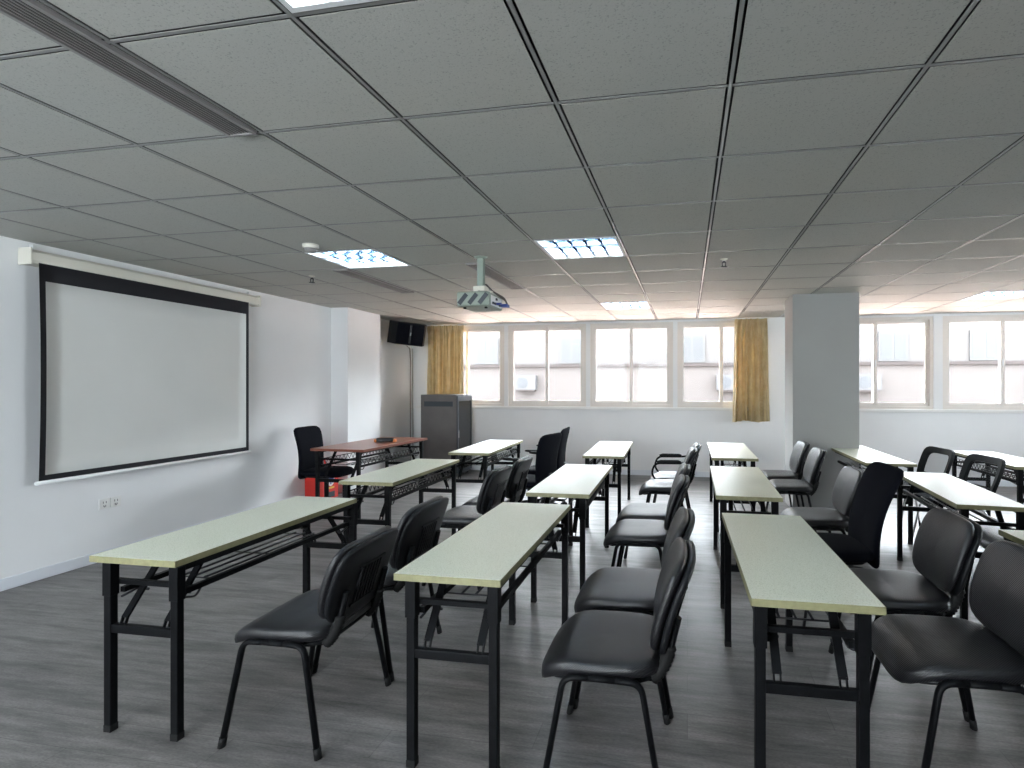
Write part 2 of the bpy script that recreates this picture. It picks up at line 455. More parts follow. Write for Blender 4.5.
vent(-3.17, -3.02, 4.56, 5.82, 'slotted ceiling vent behind the ceiling light left of the projector')
vent(-1.88, -1.72, 4.56, 5.82, 'slotted ceiling vent just behind the projector pole')

t = tag(empty('smoke_detector', (-2.775, 3.73, CEIL)), 'round smoke detector on the ceiling beside the left ceiling light', 'smoke detector')
MB().lathe([(0, 0), (.058, 0), (.058, -.022), (.052, -.03)], 20).build('base', M['casing'], t)
MB().lathe([(.045, -.03), (.043, -.045), (.035, -.055), (0, -.057)], 20).build('sensor_head', M['vent'], t)
def sprinkler(x, y, label):
    t = tag(empty('fire_sprinkler', (x, y, CEIL + .002)), label, 'sprinkler', 'ceiling sprinklers')
    MB().lathe([(0, 0), (.032, 0), (.03, -.006), (.012, -.008), (.010, -.03)], 14).build('escutcheon', M['casing'], t)
    MB().cyl((0, 0, -.02), (0, 0, -.035), .012, 10).bar((-.014, 0, -.03), (-.012, 0, -.066), .007, .007).bar((.014, 0, -.03), (.012, 0, -.066), .007, .007).bar((-.016, 0, -.032), (.016, 0, -.032), .008, .008).build('yoke', M['steel_dark'], t)
    MB().lathe([(0, -.064), (.028, -.066), (.028, -.070), (0, -.070)], 14).build('deflector', M['steel_dark'], t)
sprinkler(-3.55, 4.79, 'ceiling sprinkler left of the slotted vent over the screen wall')
sprinkler(.30, 4.82, 'ceiling sprinkler between the projector light and the pillar')
sprinkler(1.47, 7.50, 'ceiling sprinkler close to the right hand windows')

# projector on its pole
pj = tag(empty('projector', (-1.665, 4.36, CEIL)), 'pale projector hung from the ceiling on a grey pole', 'projector')
MB().lathe([(0, 0), (.055, 0), (.055, -.008), (.028, -.012)], 20).build('ceiling_plate', M['pole'], pj)
MB().box(-.026, .026, -.026, .026, -.245, -.004).build('pole', M['pole'], pj, .004)
MB().box(-.05, .05, -.05, .05, -.285, -.245).box(-.10, .10, -.015, .015, -.300, -.285).box(-.015, .015, -.10, .10, -.300, -.285).build('mount_bracket', M['casing'], pj, .003)
body = MB().box(-.15, .12, -.16, .20, -.425, -.305).build('body', M['projector'], pj, .018)
b = MB()
for k in range(3): b.bar((-.125 + k * .085, -.1625, -.405), (-.060 + k * .085, -.1625, -.328), .034, .006, up=(0, 1, 0))
b.build('vent_grille', M['rack_dark'], body)
MB().box(.12, .123, -.10, .16, -.41, -.33).build('connector_panel', M['white'], body)
b = MB()
for k, (yy, zz) in enumerate([(-.06, -.39), (-.01, -.39), (.05, -.385), (.1, -.39), (.02, -.35)]): b.box(.123, .132, yy - .014, yy + .014, zz - .009, zz + .009)
b.build('sockets', M['rack_dark'], body)
MB().tube([(-.150, 0, -.365), (-.185, 0, -.365)], [.035, .032], 20).build('lens', M['rack_dark'], body)
for sx in (-.10, .08): MB().cyl((sx, -.1, -.425), (sx, -.1, -.437), .012).build('foot', M['rubber'], body)
MB().box(.13, .19, .10, .17, -.40, -.375).box(.13, .17, .0, .03, -.395, -.38).build('plug', M['blue'], pj, .004)
for k in range(3):
    MB().tube(fillet([(.03, .02 + k * .012, -.22), (.07, .05 + k * .012, -.27), (.17, .11 + k * .016, -.33 - .01 * k), (.18, .13 + k * .012, -.385)], .05), .006, 6).build('cable', M['cable'], pj)

# projection screen
ps = tag(empty('projection_screen', (XL, 4.25, 1.45)), 'wide pull-down projection screen with black border on the left wall', 'projection screen')
def L(mb): return mb.xf(Matrix.Translation((-XL, -4.25, -1.43)))
b = MB(); prof = [(.001, .10), (.03, .112), (.085, .108), (.108, .085), (.112, .03), (.10, .004), (.06, 0), (.001, 0)]
b.add([(x, y, z) for y in (3.19, 5.40) for x, z in prof], [tuple(range(8)), tuple(reversed(range(8, 16)))] + [(i, 8 + i, 8 + (i + 1) % 8, (i + 1) % 8) for i in range(8)])
b.xf(Matrix.Translation((0, -4.25, .885))).build('casing', M['casing'], ps)
for yy in (3.190, 5.398):
    MB().box(.001, .118, -.006, .008, -.006, .118).xf(Matrix.Translation((0, yy - 4.25, .884))).build('end_cap', M['casing'], ps, .004)
for yy in (3.27, 5.34):
    MB().box(.001, .03, -.012, .012, .11, .15).box(.001, .006, -.012, .012, .1, .17).xf(Matrix.Translation((0, yy - 4.25, .884))).build('bracket', M['white'], ps)
bx = .105
bd = MB(); n = 12                               # the cloth hangs with a faint curl along its sides
def cloth(y0, y1, z0, z1, x, th):
    vs = []; fs = []
    N, K = 16, 10
    for face in (0, 1):
        for a in range(N + 1):
            for c in range(K + 1):
                y = y0 + (y1 - y0) * a / N; z = z0 + (z1 - z0) * c / K
                e = max(0, (4.24 - y) / 1.0) ** 6 * .018 * math.sin(math.pi * max(0, min(1, (.9 - z) / 1.6)))
                vs.append((x + e + face * th, y, z))
    W = (K + 1); O = (N + 1) * W
    for a in range(N):
        for c in range(K):
            q = (a * W + c, (a + 1) * W + c, (a + 1) * W + c + 1, a * W + c + 1)
            fs.append(tuple(O + i for i in q)); fs.append(tuple(reversed(q)))
    for a in range(N):
        for c in (0, K):
            q = (a * W + c, (a + 1) * W + c, O + (a + 1) * W + c, O + a * W + c); fs.append(q if c else tuple(reversed(q)))
    for c in range(K):
        for a in (0, N):
            q = (a * W + c, a * W + c + 1, O + a * W + c + 1, O + a * W + c); fs.append(q if not a else tuple(reversed(q)))
    return MB().add(vs, fs, True)
cloth(3.245, 5.238, -.70, .90, bx, .002).xf(Matrix.Translation((0, -4.25, 0))).build('border', M['screen_black'], ps)
cloth(3.285, 5.198, -.658, .77, bx + .0028, .0012).xf(Matrix.Translation((0, -4.25, 0))).build('screen_cloth', M['screen_white'], ps)
MB().tube([(.108, 3.225 - 4.25, -.712), (.108, 5.26 - 4.25, -.712)], .014, 12).build('bottom_bar', M['white'], ps)

# wall outlets
t = tag(empty('wall_outlet', (XL, 3.84, .47)), 'white double wall socket below the projection screen', 'socket')
MB().box(0, .01, -.09, -.004, -.042, .042).box(0, .01, .004, .09, -.042, .042).build('cover_plate', M['sill'], t, .003)
b = MB()
for yy in (-.047, .047):
    b.box(.01, .0115, yy - .014, yy - .010, .004, .02); b.box(.01, .0115, yy + .010, yy + .014, .004, .02)
    b.box(.01, .0115, yy - .010, yy - .006, -.024, -.01); b.box(.01, .0115, yy + .006, yy + .010, -.024, -.01); b.box(.01, .0115, yy - .002, yy + .002, -.03, -.018)
b.build('socket_holes', M['rack_dark'], t)

# loudspeaker under the ceiling in the back left corner
sp = tag(empty('loudspeaker', (-4.46, 8.30, 2.302), R(46)), 'black loudspeaker on the wall under the ceiling beside the gold curtain', 'loudspeaker')
pl = [(-.27, .0), (.27, .0), (.30, -.10), (.22, -.25), (-.22, -.25), (-.30, -.10)]   # plan outline, front towards -y
b = MB(); b.add([(x, y, z) for z in (-.175, .175) for x, y in pl], [tuple(reversed(range(6))), tuple(range(6, 12))] + [(i, (i + 1) % 6, 6 + (i + 1) % 6, 6 + i) for i in range(6)])
tilt = Matrix.Rotation(R(10), 4, 'X') @ Matrix.Rotation(R(4), 4, 'Y')
b.xf(tilt).build('cabinet', M['plastic'], sp, .008)
b = MB().box(-.215, -.02, -.262, -.248, -.16, .16).box(.02, .215, -.262, -.248, -.16, .16).xf(tilt); b.build('grille', M['fabric'], sp, .004)
b = MB().box(-.012, .012, -.264, -.25, -.14, .14).xf(tilt); b.build('centre_strip', M['steel_dark'], sp)
MB().box(-.008, .008, -.267, -.263, -.02, .03).xf(tilt).build('badge', M['chrome'], sp)
MB().box(-.05, .05, .0, .03, -.08, .08).bar((0, .02, 0), (0, .40, 0), .04, .06).build('bracket', M['black_metal'], sp)
tag(MB().tube([(XL + .02, 8.98, 2.1), (XL + .02, 9.0, 1.9), (XL + .022, 8.99, 1.3), (XL + .02, 9.0, .0)], .008, 6).tube([(XL + .045, 9.03, 2.1), (XL + .04, 9.04, 1.6), (XL + .045, 9.05, .0)], .006, 6).tube([(XL + .02, 8.98, 2.1), (-4.6, 8.6, 2.12)], .006, 6).build('speaker_cable', M['greycable']), 'grey cables running down the room corner below the loudspeaker', 'cable')

# curtains
def curtain(x0, x1, z0, z1, y, seed, flare, label):
    rnd = random.Random(seed)
    ph = [rnd.uniform(0, 6.3) for _ in range(4)]
    N, K = 150, 26
    t = tag(empty('curtain', ((x0 + x1) / 2, y, z0)), label, 'curtain', 'gold curtains at the windows')
    W = x1 - x0
    vs = []; fs = []
    for face in (0, 1):
        for k in range(K + 1):
            v = k / K
            for i in range(N + 1):
                u = i / N
                amp = .050 + .015 * (1 - v)
                uu = u + .012 * math.sin(3 * v + ph[0]) + .01 * math.sin(19 * u + ph[1])
                yy = amp * math.sin(2 * math.pi * (5.2 * uu + .35 * math.sin(5 * u + ph[1])) + ph[2] + .5 * math.sin(4 * v)) + .3 * amp * math.sin(2 * math.pi * 17 * uu + ph[3])
                if v > .93: yy = .4 * yy + .012 * math.sin(2 * math.pi * 26 * u)
                xw = W * (1 + flare * (1 - v) ** 1.3)
                vs.append(((u - .5) * xw, yy + face * .002, v * (z1 - z0) + (.012 * math.sin(9 * u + ph[1]) if k == 0 else 0)))
    O = (K + 1) * (N + 1)
    for k in range(K):
        for i in range(N):
            q = (k * (N + 1) + i, k * (N + 1) + i + 1, (k + 1) * (N + 1) + i + 1, (k + 1) * (N + 1) + i)
            fs.append(q); fs.append(tuple(O + a for a in reversed(q)))
    MB().add(vs, fs, True).build('drape', M['curtain'], t)
    MB().box(-W / 2 - .03, W / 2 + .03, -.012, .012, z1 - z0 - .005, z1 - z0 + .012).build('curtain_rail', M['white'], t)
curtain(-4.43, -3.74, .87, 2.485, 8.99, 3, .03, 'gold curtain hanging behind the dark rack cabinet')
curtain(.72, 1.20, .90, 2.485, 8.99, 5, .13, 'gold curtain hanging between the windows and the grey pillar')

# rack cabinet
rk = tag(empty('rack_cabinet', (-3.885, 8.6, 0)), 'dark grey equipment rack cabinet with glass door beside the gold curtain', 'cabinet')
w, d, h = .305, .30, 1.295
b = MB(); b.box(-w, w, -d, -d + .02, .05, h); b.box(-w, w, d - .02, d, .05, h); b.box(-w, -w + .02, -d + .02, d - .02, .05, h)
b.box(-w, w, -d, d, h, h + .012); b.box(-w, w, -d, d, .03, .05)
b.build('body', M['rack'], rk, .004)
b = MB(); b.box(-w + .06, w - .06, -d - .004, -d, 1.12, 1.2)
for k in range(6): b.box(-w + .09, w - .09, -d - .005, -d, .15 + k * .012, .156 + k * .012)
b.build('side_panel_vents', M['rack_dark'], rk)
for sx in (-1, 1):
    for sy in (-1, 1): MB().cyl((sx * .25, sy * .25, 0), (sx * .25, sy * .25, .04), .025).build('caster', M['rubber'], rk)
dr = MB(); dr.box(w, w + .02, -d, -d + .05, .06, h - .01); dr.box(w, w + .02, d - .05, d, .06, h - .01)
dr.box(w, w + .02, -d + .05, d - .05, .06, .11); dr.box(w, w + .02, -d + .05, d - .05, h - .09, h - .01)
do = dr.build('door', M['rack_dark'], rk, .003)
MB().box(w + .008, w + .012, -d + .048, d - .048, .108, h - .088).build('glass', M['smoked'], do)
MB().box(w + .02, w + .035, -d + .015, -d + .035, .62, .74).build('handle', M['chrome'], do, .003)
for k in range(7):
    z = .25 + k * .12
    e = MB().box(w - .10, w - .03, -d + .06, d - .06, z, z + .085).build('equipment_unit', M['led'], rk, .003)
    b = MB()
    for q in range(4): b.box(w - .03, w - .026, -.18 + q * .07, -.15 + q * .07, z + .03, z + .055)
    b.build('indicator_panel', M['ac'] if k % 2 else M['indicator'], e)

# ------------------------------------------------------------------ folding tables
def lattice(b, x, y0, y1, z0, z1, n, r=.0035):
    for k in range(n):
        ya, yb_ = y0 + (y1 - y0) * k / n, y0 + (y1 - y0) * (k + 1) / n; ym = (ya + yb_) / 2
        b.tube([(x, ya, z0), (x, ym, z1), (x, yb_, z0)], r, 5)
def table(cx, cy, W, Ln, rz, label, off=0.0, truss=False, htop=.737, top=None, edge=None, name='folding_table', cat='table', group='pale folding tables', flip=1):
    t = tag(empty(name, (cx, cy, 0), rz), label, cat, group)
    th = .026; zt = htop; zu = zt - th; w, l = W / 2, Ln / 2
    tp = MB().box(-w + .002, w - .002, -l + .002, l - .002, zu, zt).build('table_top', top or M['laminate'], t, .0015)
    e = MB()
    e.box(-w, -w + .003, -l, l, zu - .0005, zt - .0008); e.box(w - .003, w, -l, l, zu - .0005, zt - .0008)
    e.box(-w, w, -l, -l + .003, zu - .0005, zt - .0008); e.box(-w, w, l - .003, l, zu - .0005, zt - .0008)
    e.build('edge_band', edge or M['edge'], tp)
    lw = .162 * W / .42; q = .034
    b = MB()                                     # steel rim below the top
    for sx in (-1, 1): b.bar((off + sx * (lw + .005), -l + .03, zu - .012), (off + sx * (lw + .005), l - .03, zu - .012), .018, .024)
    for yy in (-.25, .25): b.bar((off - lw, yy, zu - .01), (off + lw, yy, zu - .01), .025, .018)
    b.build('under_frame', M['black_metal'], t)
    for sy in (-1, 1):
        ye = sy * (l - .021)
        for sx in (-1, 1):
            x = off + sx * lw
            lb = MB().box(x - q / 2, x + q / 2, ye - q / 2, ye + q / 2, .012, zu)
            lg = lb.build('leg', M['black_metal'], t, .003)
            MB().box(x - q / 2 - .001, x + q / 2 + .001, ye - q / 2 - .001, ye + q / 2 + .001, 0, .03).build('foot_cap', M['rubber'], lg, .002)
            MB().box(x - q / 2 - .004, x + q / 2 + .004, ye - q / 2 - .003, ye + q / 2 + .003, zu - .14, zu - .002).build('hinge_bracket', M['black_metal'], lg, .002)
        MB().bar((off - lw, ye, .435), (off + lw, ye, .435), .026, .036).build('crossbar', M['black_metal'], t, .003)
        MB().bar((off - lw, ye - sy * .03, zu - .09), (off + lw, ye - sy * .03, zu - .09), .02, .02).build('top_crossbar', M['black_metal'], t)
        for sx in (-1, 1):
            x = off + sx * .105 * W / .42
            br = MB().bar((x, ye - sy * .012, .475), (x, ye - sy * .20, zu - .005), .030, .010, up=(0, sy, .8))
            for dx in (-.011, .011): br.bar((x + dx, ye - sy * .004, .448), (x + dx, ye - sy * .016, .482), .005, .012)
            bo = br.build('folding_brace', M['black_metal'], t)
            MB().cyl((x - .02, ye - sy * .1, .565), (x + .02, ye - sy * .1, .565), .006, 8).build('rivet', M['steel_dark'], bo)
    for sx in (-1, 1):
        x = off + sx * (lw - .025)
        MB().bar((x, -l + .05, .585), (x, l - .05, .585), .022, .022).build('side_rail', M['black_metal'], t)
    b = MB()
    for x in (-.06, 0, .06): b.tube([(off + x, -l + .26, .578), (off + x, l - .26, .578)], .005, 6)
    for k in range(3):
        yy = -l + .27 + k * (Ln - .54) / 2
        b.tube([(off - lw + .03, yy, .572), (off + lw - .03, yy, .572)], .004, 6)
    if truss:
        for sx in (-1, 1):
            x = off + sx * (lw - .012)
            lattice(b, x, -l + .08, l - .08, .60, .655, 18)
            b.tube([(x, -l + .06, .657), (x, l - .06, .657)], .005, 6)
    for sy in (-1, 1):
        b.tube(fillet([(off + lw - .02, sy * (l - .05), .57), (off + lw - .02, sy * (l - .13), .545), (off + lw - .02, sy * (l - .16), .578)], .02), .005, 6)
        b.tube([(off - lw + .02, sy * (l - .05), .555), (off - lw + .02, sy * (l - .2), .575)], .005, 6)
    b.build('wire_shelf', M['black_rod'], t)
    return t
def tq(p, label, **k):      # four corners on the ground plan: near left, near right, far right, far left
    (ax, ay), (bx_, by), (cx_, cy_), (dx, dy) = p
    nx, ny, fx, fy = (ax + bx_) / 2, (ay + by) / 2, (cx_ + dx) / 2, (cy_ + dy) / 2
    W = (math.hypot(bx_ - ax, by - ay) + math.hypot(cx_ - dx, cy_ - dy)) / 2
    Ln = math.hypot(fx - nx, fy - ny); rz = math.atan2(-(fx - nx), fy - ny)
    return table((nx + fx) / 2, (ny + fy) / 2, W, Ln, rz, label, **k)
TB = {}
TB['T1'] = tq([(-2.49, 1.92), (-2.02, 1.90), (-2.08, 3.20), (-2.46, 3.21)], 'pale green folding table at front left, nearest to the projection screen', off=.036)
TB['T1b'] = tq([(-2.56, 3.79), (-2.13, 3.75), (-2.16, 5.09), (-2.60, 5.07)], 'pale green folding table standing right in front of the reddish brown desk', truss=True)
TB['T1c'] = tq([(-2.51, 5.63), (-2.05, 5.58), (-2.12, 7.03), (-2.57, 7.06)], 'pale folding table right of the dark rack cabinet, below the left windows', truss=True)
TB['T2'] = tq([(-1.10, 1.955), (-.67, 1.955), (-.69, 3.285), (-1.11, 3.285)], 'pale green folding table in the front centre, with bare legs in full view', off=.018)
TB['T2b'] = tq([(-1.06, 3.62), (-.63, 3.60), (-.66, 4.99), (-1.09, 5.0)], 'pale folding table behind the front centre one, right of two vinyl chairs', truss=True)
TB['T2c'] = tq([(-1.06, 5.62), (-.62, 5.62), (-.69, 7.13), (-1.10, 7.13)], 'pale folding table in the centre closest to the windows, left of the armchair', truss=True)
TB['T3'] = tq([(.21, 1.955), (.63, 1.965), (.61, 3.25), (.19, 3.25)], 'pale green folding table at front right, left of two big vinyl chairs', off=-.016)
TB['T3b'] = tq([(.18, 3.74), (.60, 3.75), (.61, 5.12), (.20, 5.12)], 'pale folding table left of the black fabric high-back chair, behind the front right table')
TB['T3c'] = tq([(.24, 5.70), (.68, 5.70), (.69, 7.23), (.24, 7.22)], 'pale folding table below the gold curtain near the pillar, farthest of its column')
TB['T4a'] = tq([(1.635, 5.58), (2.04, 5.60), (2.06, 7.20), (1.61, 7.18)], 'pale folding table standing in front of the grey pillar')
TB['T4b'] = tq([(1.58, 3.73), (1.99, 3.74), (2.06, 5.09), (1.70, 5.08)], 'pale folding table at right, just behind the black fabric high-back chair')
TB['T4c'] = tq([(1.54, 1.85), (1.96, 1.85), (1.94, 3.145), (1.52, 3.14)], 'pale folding table showing only a corner at the right edge of the photo')
TB['T5'] = tq([(2.84, 5.58), (3.27, 5.62), (3.25, 6.83), (2.82, 6.84)], 'pale folding table below the right hand windows, at the right photo edge', truss=True)

# brown teacher's desk
tq([(-3.99, 5.38), (-3.34, 5.31), (-3.32, 6.76), (-3.95, 6.75)], 'reddish brown desk near the left wall column', htop=.775, top=M['wood'], edge=M['wood_edge'], name='teacher_desk', cat='desk', group='', truss=True)

# small object on the desk
t = tag(empty('marker_case', (-3.56, 6.14, .775), R(16)), 'black oblong case with orange ends lying on the brown desk', 'case')
MB().box(-.10, .10, -.032, .032, .004, .048).build('case_body', M['plastic'], t, .01)
for sx in (-1, 1): MB().box(sx * .112 - .016, sx * .112 + .016, -.028, .028, 0, .036).build('end_piece', M['orange'], t, .008)

# ------------------------------------------------------------------ chairs
def loft_back(w, h, t, waist, bend, n=5.5, p=3.2):
    def fn(x, y, z):                              # cushion built flat; y becomes height
        v = y / h + .5
        k = 1 + waist(v)
        cv = (x / (w / 2)) ** 2
        return (x * k, bend(v) + z + .016 * cv, y)
    return MB().cushion(w, h, t, n, p, 48, 14, fn)

def side_legs(t, m, ztop=.430, xr=.249, xf=.272, ya=.135, yf=.212, r=.0155):
    for sx in (-1, 1):
        for sy in (-1, 1):
            p = fillet([(sx * xr, sy * .045, ztop), (sx * xr, sy * ya, ztop - .004), (sx * xf, sy * yf, .012)], .05, 6)
            lg = MB().tube(p, r, 10, .72, up=(1, 0, 0)).build('leg', m, t)
            q = Vector(p[-1]); d = (Vector(p[-1]) - Vector(p[-2])).normalized()
            MB().tube([q - d * .03, q + d * .0115], r * 1.14, 10, .76, up=(1, 0, 0)).build('foot_cap', M['rubber'], lg)
        MB().tube([(sx * xr, -.047, ztop), (sx * xr, .047, ztop)], r, 10, .72, up=(1, 0, 0)).build('side_rail', m, t)
    for yy in (-.075, .085):
        MB().tube([(-xr, yy, ztop - .004), (xr, yy, ztop - .004)], .011, 8).build('crossbar', m, t)

def vinyl_chair(label, arms=False):
    t = tag(empty('visitor_chair'), label, 'chair', 'black vinyl visitor chairs')
    def seat(x, y, z):
        v = y / .43 + .5
        zz = z - .050 * max(0, (v - .72) / .28) ** 2 * 1.0 + .010 * (1 - v) - .012 * (1 - (x / .235) ** 2) * (1 - abs(2 * v - 1))
        k = 1 - .10 * max(0, .5 - v) - .03 * max(0, v - .6)
        return (x * k, y, zz)
    MB().cushion(.485, .455, .074, 4.6, 4.2, 48, 14, seat).xf(Matrix.Translation((0, .018, .444))).build('seat', M['pu'], t)
    MB().cushion(.455, .40, .026, 4.5, 5, 40, 8, lambda x, y, z: (x * (1 - .1 * max(0, -y / .43)), y, z - .04 * max(0, (y / .43 + .5 - .72) / .28) ** 2)).xf(Matrix.Translation((0, .008, .412))).build('seat_shell', M['plastic'], t)
    tl = Matrix.Translation((0, -.232, .655)) @ Matrix.Rotation(R(17), 4, 'X')
    taper = lambda v: -.14 * max(0, .45 - v) ** 1.1 - .04 * max(0, v - .7)
    bend = lambda v: .018 * math.cos((v - .45) * 2.6) - .018
    loft_back(.465, .345, .050, taper, bend, 4.8, 3.4).xf(tl @ Matrix.Translation((0, .012, 0))).build('backrest', M['pu'], t)
    sh = loft_back(.470, .350, .032, taper, bend, 4.8, 4.5).xf(tl @ Matrix.Translation((0, -.022, 0))).build('back_shell', M['plastic'], t)
    b = MB()
    for k in range(7): b.bar((-.075 + k * .025, -.0405, -.10), (-.075 + k * .025, -.041, .055), .010, .010, up=(0, 1, 0))
    b.bar((-.10, -.040, .065), (.10, -.040, .065), .010, .012, up=(0, 1, 0)); b.bar((-.10, -.040, -.11), (.10, -.040, -.11), .010, .012, up=(0, 1, 0))
    b.xf(tl).build('back_slots', M['plastic'], sh)
    for sx in (-1, 1):
        x = sx * .155
        p = fillet([(x, -.04, .398), (x, -.185, .405), (x, -.222, .46), (x, -.262, .62)], .04, 5)
        br = MB().tube(p, .012, 8, 1.5, up=(0, 0, 1)).build('back_bracket', M['black_metal'], t)
        pts = []; rs = []
        for k in range(19):
            u = k / 18
            c0, c1, c2 = Vector((x, -.168, .402)), Vector((x, -.212, .43)), Vector((x, -.232, .522))
            pts.append(c0 * (1 - u) ** 2 + c1 * 2 * u * (1 - u) + c2 * u * u); rs.append(.026 if k % 2 else .020)
        MB().tube(pts, rs, 12).build('bellows', M['rubber'], br)
    side_legs(t, M['black_metal'])
    if arms:
        for sx in (-1, 1):
            p = fillet([(sx * .25, .10, .40), (sx * .285, .20, .52), (sx * .285, .16, .635), (sx * .285, -.12, .64), (sx * .245, -.225, .66)], .08, 7)
            am = MB().tube(p, .011, 10).build('armrest', M['black_metal'], t)
            MB().tube([(sx * .285, .14, .648), (sx * .285, .10, .653), (sx * .285, -.08, .655), (sx * .285, -.11, .65)], [.012, .019, .019, .012], 10, 1.2).build('arm_pad', M['rubber'], am)
    return t

def fabric_chair(label, base='star', arms=False, name='task_chair', htop=.96, lean=.06):
    t = tag(empty(name), label, 'chair', 'black fabric high-back chairs')
    def seat(x, y, z):
        v = y / .46 + .5
        return (x, y, z - .03 * max(0, (v - .75) / .25) ** 2)
    MB().cushion(.49, .47, .075, 5, 4, 48, 14, seat).xf(Matrix.Translation((0, .02, .452))).build('seat', M['fabric'], t)
    MB().cushion(.42, .40, .02, 5, 5, 36, 8).xf(Matrix.Translation((0, .02, .408))).build('seat_pan', M['plastic'], t)
    hb = htop - .37
    waist = lambda v: .10 * (2 * v - .75) ** 2 - .07
    bend = lambda v: .035 * math.sin(v * math.pi * .9) - lean * v ** 1.5
    loft_back(.48, hb, .055, waist, bend, 7, 3.4).xf(Matrix.Translation((0, -.225, .37 + hb / 2))).build('backrest', M['fabric'], t)
    br = MB()
    br.tube(fillet([(0, -.02, .40), (0, -.23, .395), (0, -.235, .55)], .04), .018, 8, 2.0, up=(0, 0, 1))
    br.build('back_support', M['plastic'], t)
    if base == 'star':
        MB().cyl((0, 0, .12), (0, 0, .40), .026).build('gas_lift', M['black_metal'], t)
        MB().lathe([(.0, .13), (.045, .13), (.05, .09), (.045, .07), (0, .07)], 18).build('hub', M['plastic'], t)
        for k in range(5):
            a = R(72 * k + 20); c, s_ = math.cos(a), math.sin(a)
            lg = MB().bar((.03 * c, .03 * s_, .10), (.27 * c, .27 * s_, .07), .035, .03).build('leg', M['plastic'], t, .006)
            MB().cyl((.27 * c - .02 * s_, .27 * s_ + .02 * c, .026), (.27 * c + .02 * s_, .27 * s_ - .02 * c, .026), .026).bar((.27 * c, .27 * s_, .04), (.27 * c, .27 * s_, .07), .016, .016).build('caster', M['rubber'], lg)
    else:
        side_legs(t, M['steel_dark'], ztop=.392, xr=.215, xf=.245, ya=.15, yf=.215, r=.0125)
    if arms:
        for sx in (-1, 1):
            am = MB().tube(fillet([(sx * .2, .0, .405), (sx * .285, .0, .41), (sx * .285, .02, .70)], .04), .014, 8, 1.3).build('armrest', M['plastic'], t)
            MB().cushion(.07, .27, .03, 4, 3, 28, 8).xf(Matrix.Translation((sx * .285, .03, .712))).build('arm_pad', M['rubber'], am)
    return t

def mesh_chair(label):
    t = tag(empty('mesh_chair'), label, 'chair', 'mesh back chairs')
    MB().cushion(.46, .45, .06, 5, 4, 44, 12).xf(Matrix.Translation((0, .02, .445))).build('seat', M['fabric'], t)
    tl = Matrix.Translation((0, -.26, .625)) @ Matrix.Rotation(R(19), 4, 'X')
    b = MB(); n = 56; ring = [(.029, .016), (-.029, .016), (-.029, -.016), (.029, -.016)]
    vs = []
    for k in range(n):
        a = 2 * math.pi * k / n; ca, sa = math.cos(a), math.sin(a); rr = (abs(ca) ** 6 + abs(sa) ** 6) ** (-1 / 6)
        for q, y in ring:
            hx, hz = .215 + q, .185 + q
            x, z = rr * ca * hx, rr * sa * hz
            x *= 1 - .12 * max(0, -z / .2)
            vs.append((x, y + .03 * (x / .22) ** 2, z))
    b.add(vs, [(k * 4 + i, k * 4 + (i + 1) % 4, ((k + 1) % n) * 4 + (i + 1) % 4, ((k + 1) % n) * 4 + i) for k in range(n) for i in range(4)])
    bk = b.xf(tl).build('back_frame', M['plastic'], t, .004)
    vs = []; fs = []; N = 16
    for i in range(N + 1):
        for k in range(N + 1):
            a, c = 2 * i / N - 1, 2 * k / N - 1
            x, z = a * .202, c * .172
            x *= 1 - .12 * max(0, -z / .2)
            vs.append((x, .03 * (x / .22) ** 2, z))
    for i in range(N):
        for k in range(N): fs.append((i * (N + 1) + k, (i + 1) * (N + 1) + k, (i + 1) * (N + 1) + k + 1, i * (N + 1) + k + 1))
    MB().add(vs, fs, True).xf(tl).build('mesh_panel', M['mesh'], bk)
    MB().bar((-.20, .005, -.06), (.20, .005, -.06), .018, .012).xf(tl).build('lumbar_bar', M['plastic'], bk)
    for sx in (-1, 1):
        MB().tube(fillet([(sx * .15, -.05, .405), (sx * .16, -.20, .41), (sx * .17, -.225, .56)], .04), .011, 8).build('back_support', M['plastic'], t)
    side_legs(t, M['chrome'], ztop=.40, xr=.21, xf=.235, ya=.15, yf=.225, r=.011)
    return t

P0 = vinyl_chair('x'); used = [False]
def put(proto, first, x, y, rz, label, group=None):
    o = proto if not first else copy_tree(proto)
    o.location = (x, y, 0); o.scale = (1, 1, 1.02 if first else .985); o.rotation_euler = (0, 0, R(rz)); o['label'] = label
    if group: o['group'] = group
    return o
VC = [
 (-1.63, 2.205, 91.5, 'black vinyl chair at front left, right of the table nearest the screen, nearest to camera'),
 (-1.64, 2.79, 90, 'black vinyl chair behind the front left chair, its back beside the centre table corner'),
 (-1.665, 4.04, 90, 'black vinyl chair at the table before the brown desk, the nearer of two'),
 (-1.655, 4.62, 91, 'black vinyl chair at the table before the brown desk, the farther of two'),
 (-.295, 2.16, 91, 'black vinyl chair in the front centre, its whole seat and front legs in view'),
 (-.29, 2.75, 91, 'black vinyl chair directly behind the front centre chair, left of the front right table'),
 (-.31, 3.84, 90, 'black vinyl chair at the middle centre table, third from the camera on the aisle'),
 (-.30, 4.42, 90, 'black vinyl chair on the aisle almost hidden, only a seat strip showing'),
 (-.225, 5.62, 90, 'armless vinyl chair in front of the armchair below the windows'),
 (.98, 2.37, 91, 'black vinyl chair cut off by the right photo edge, right of the front right table'),
 (.98, 2.98, 90, 'black vinyl chair with full round backrest, second from camera right of front right table'),
 (.95, 4.50, 90, 'greyish sheen vinyl chair directly behind the black fabric high-back chair'),
 (.99, 5.86, 88, 'vinyl chair in front of the grey pillar, the nearer of two'),
 (.97, 6.50, 90, 'vinyl chair beside the pillar edge, the farther of two'),
 (2.17, 4.20, 90, 'vinyl chair tucked under the right table, only its dark seat corner in view'),
]
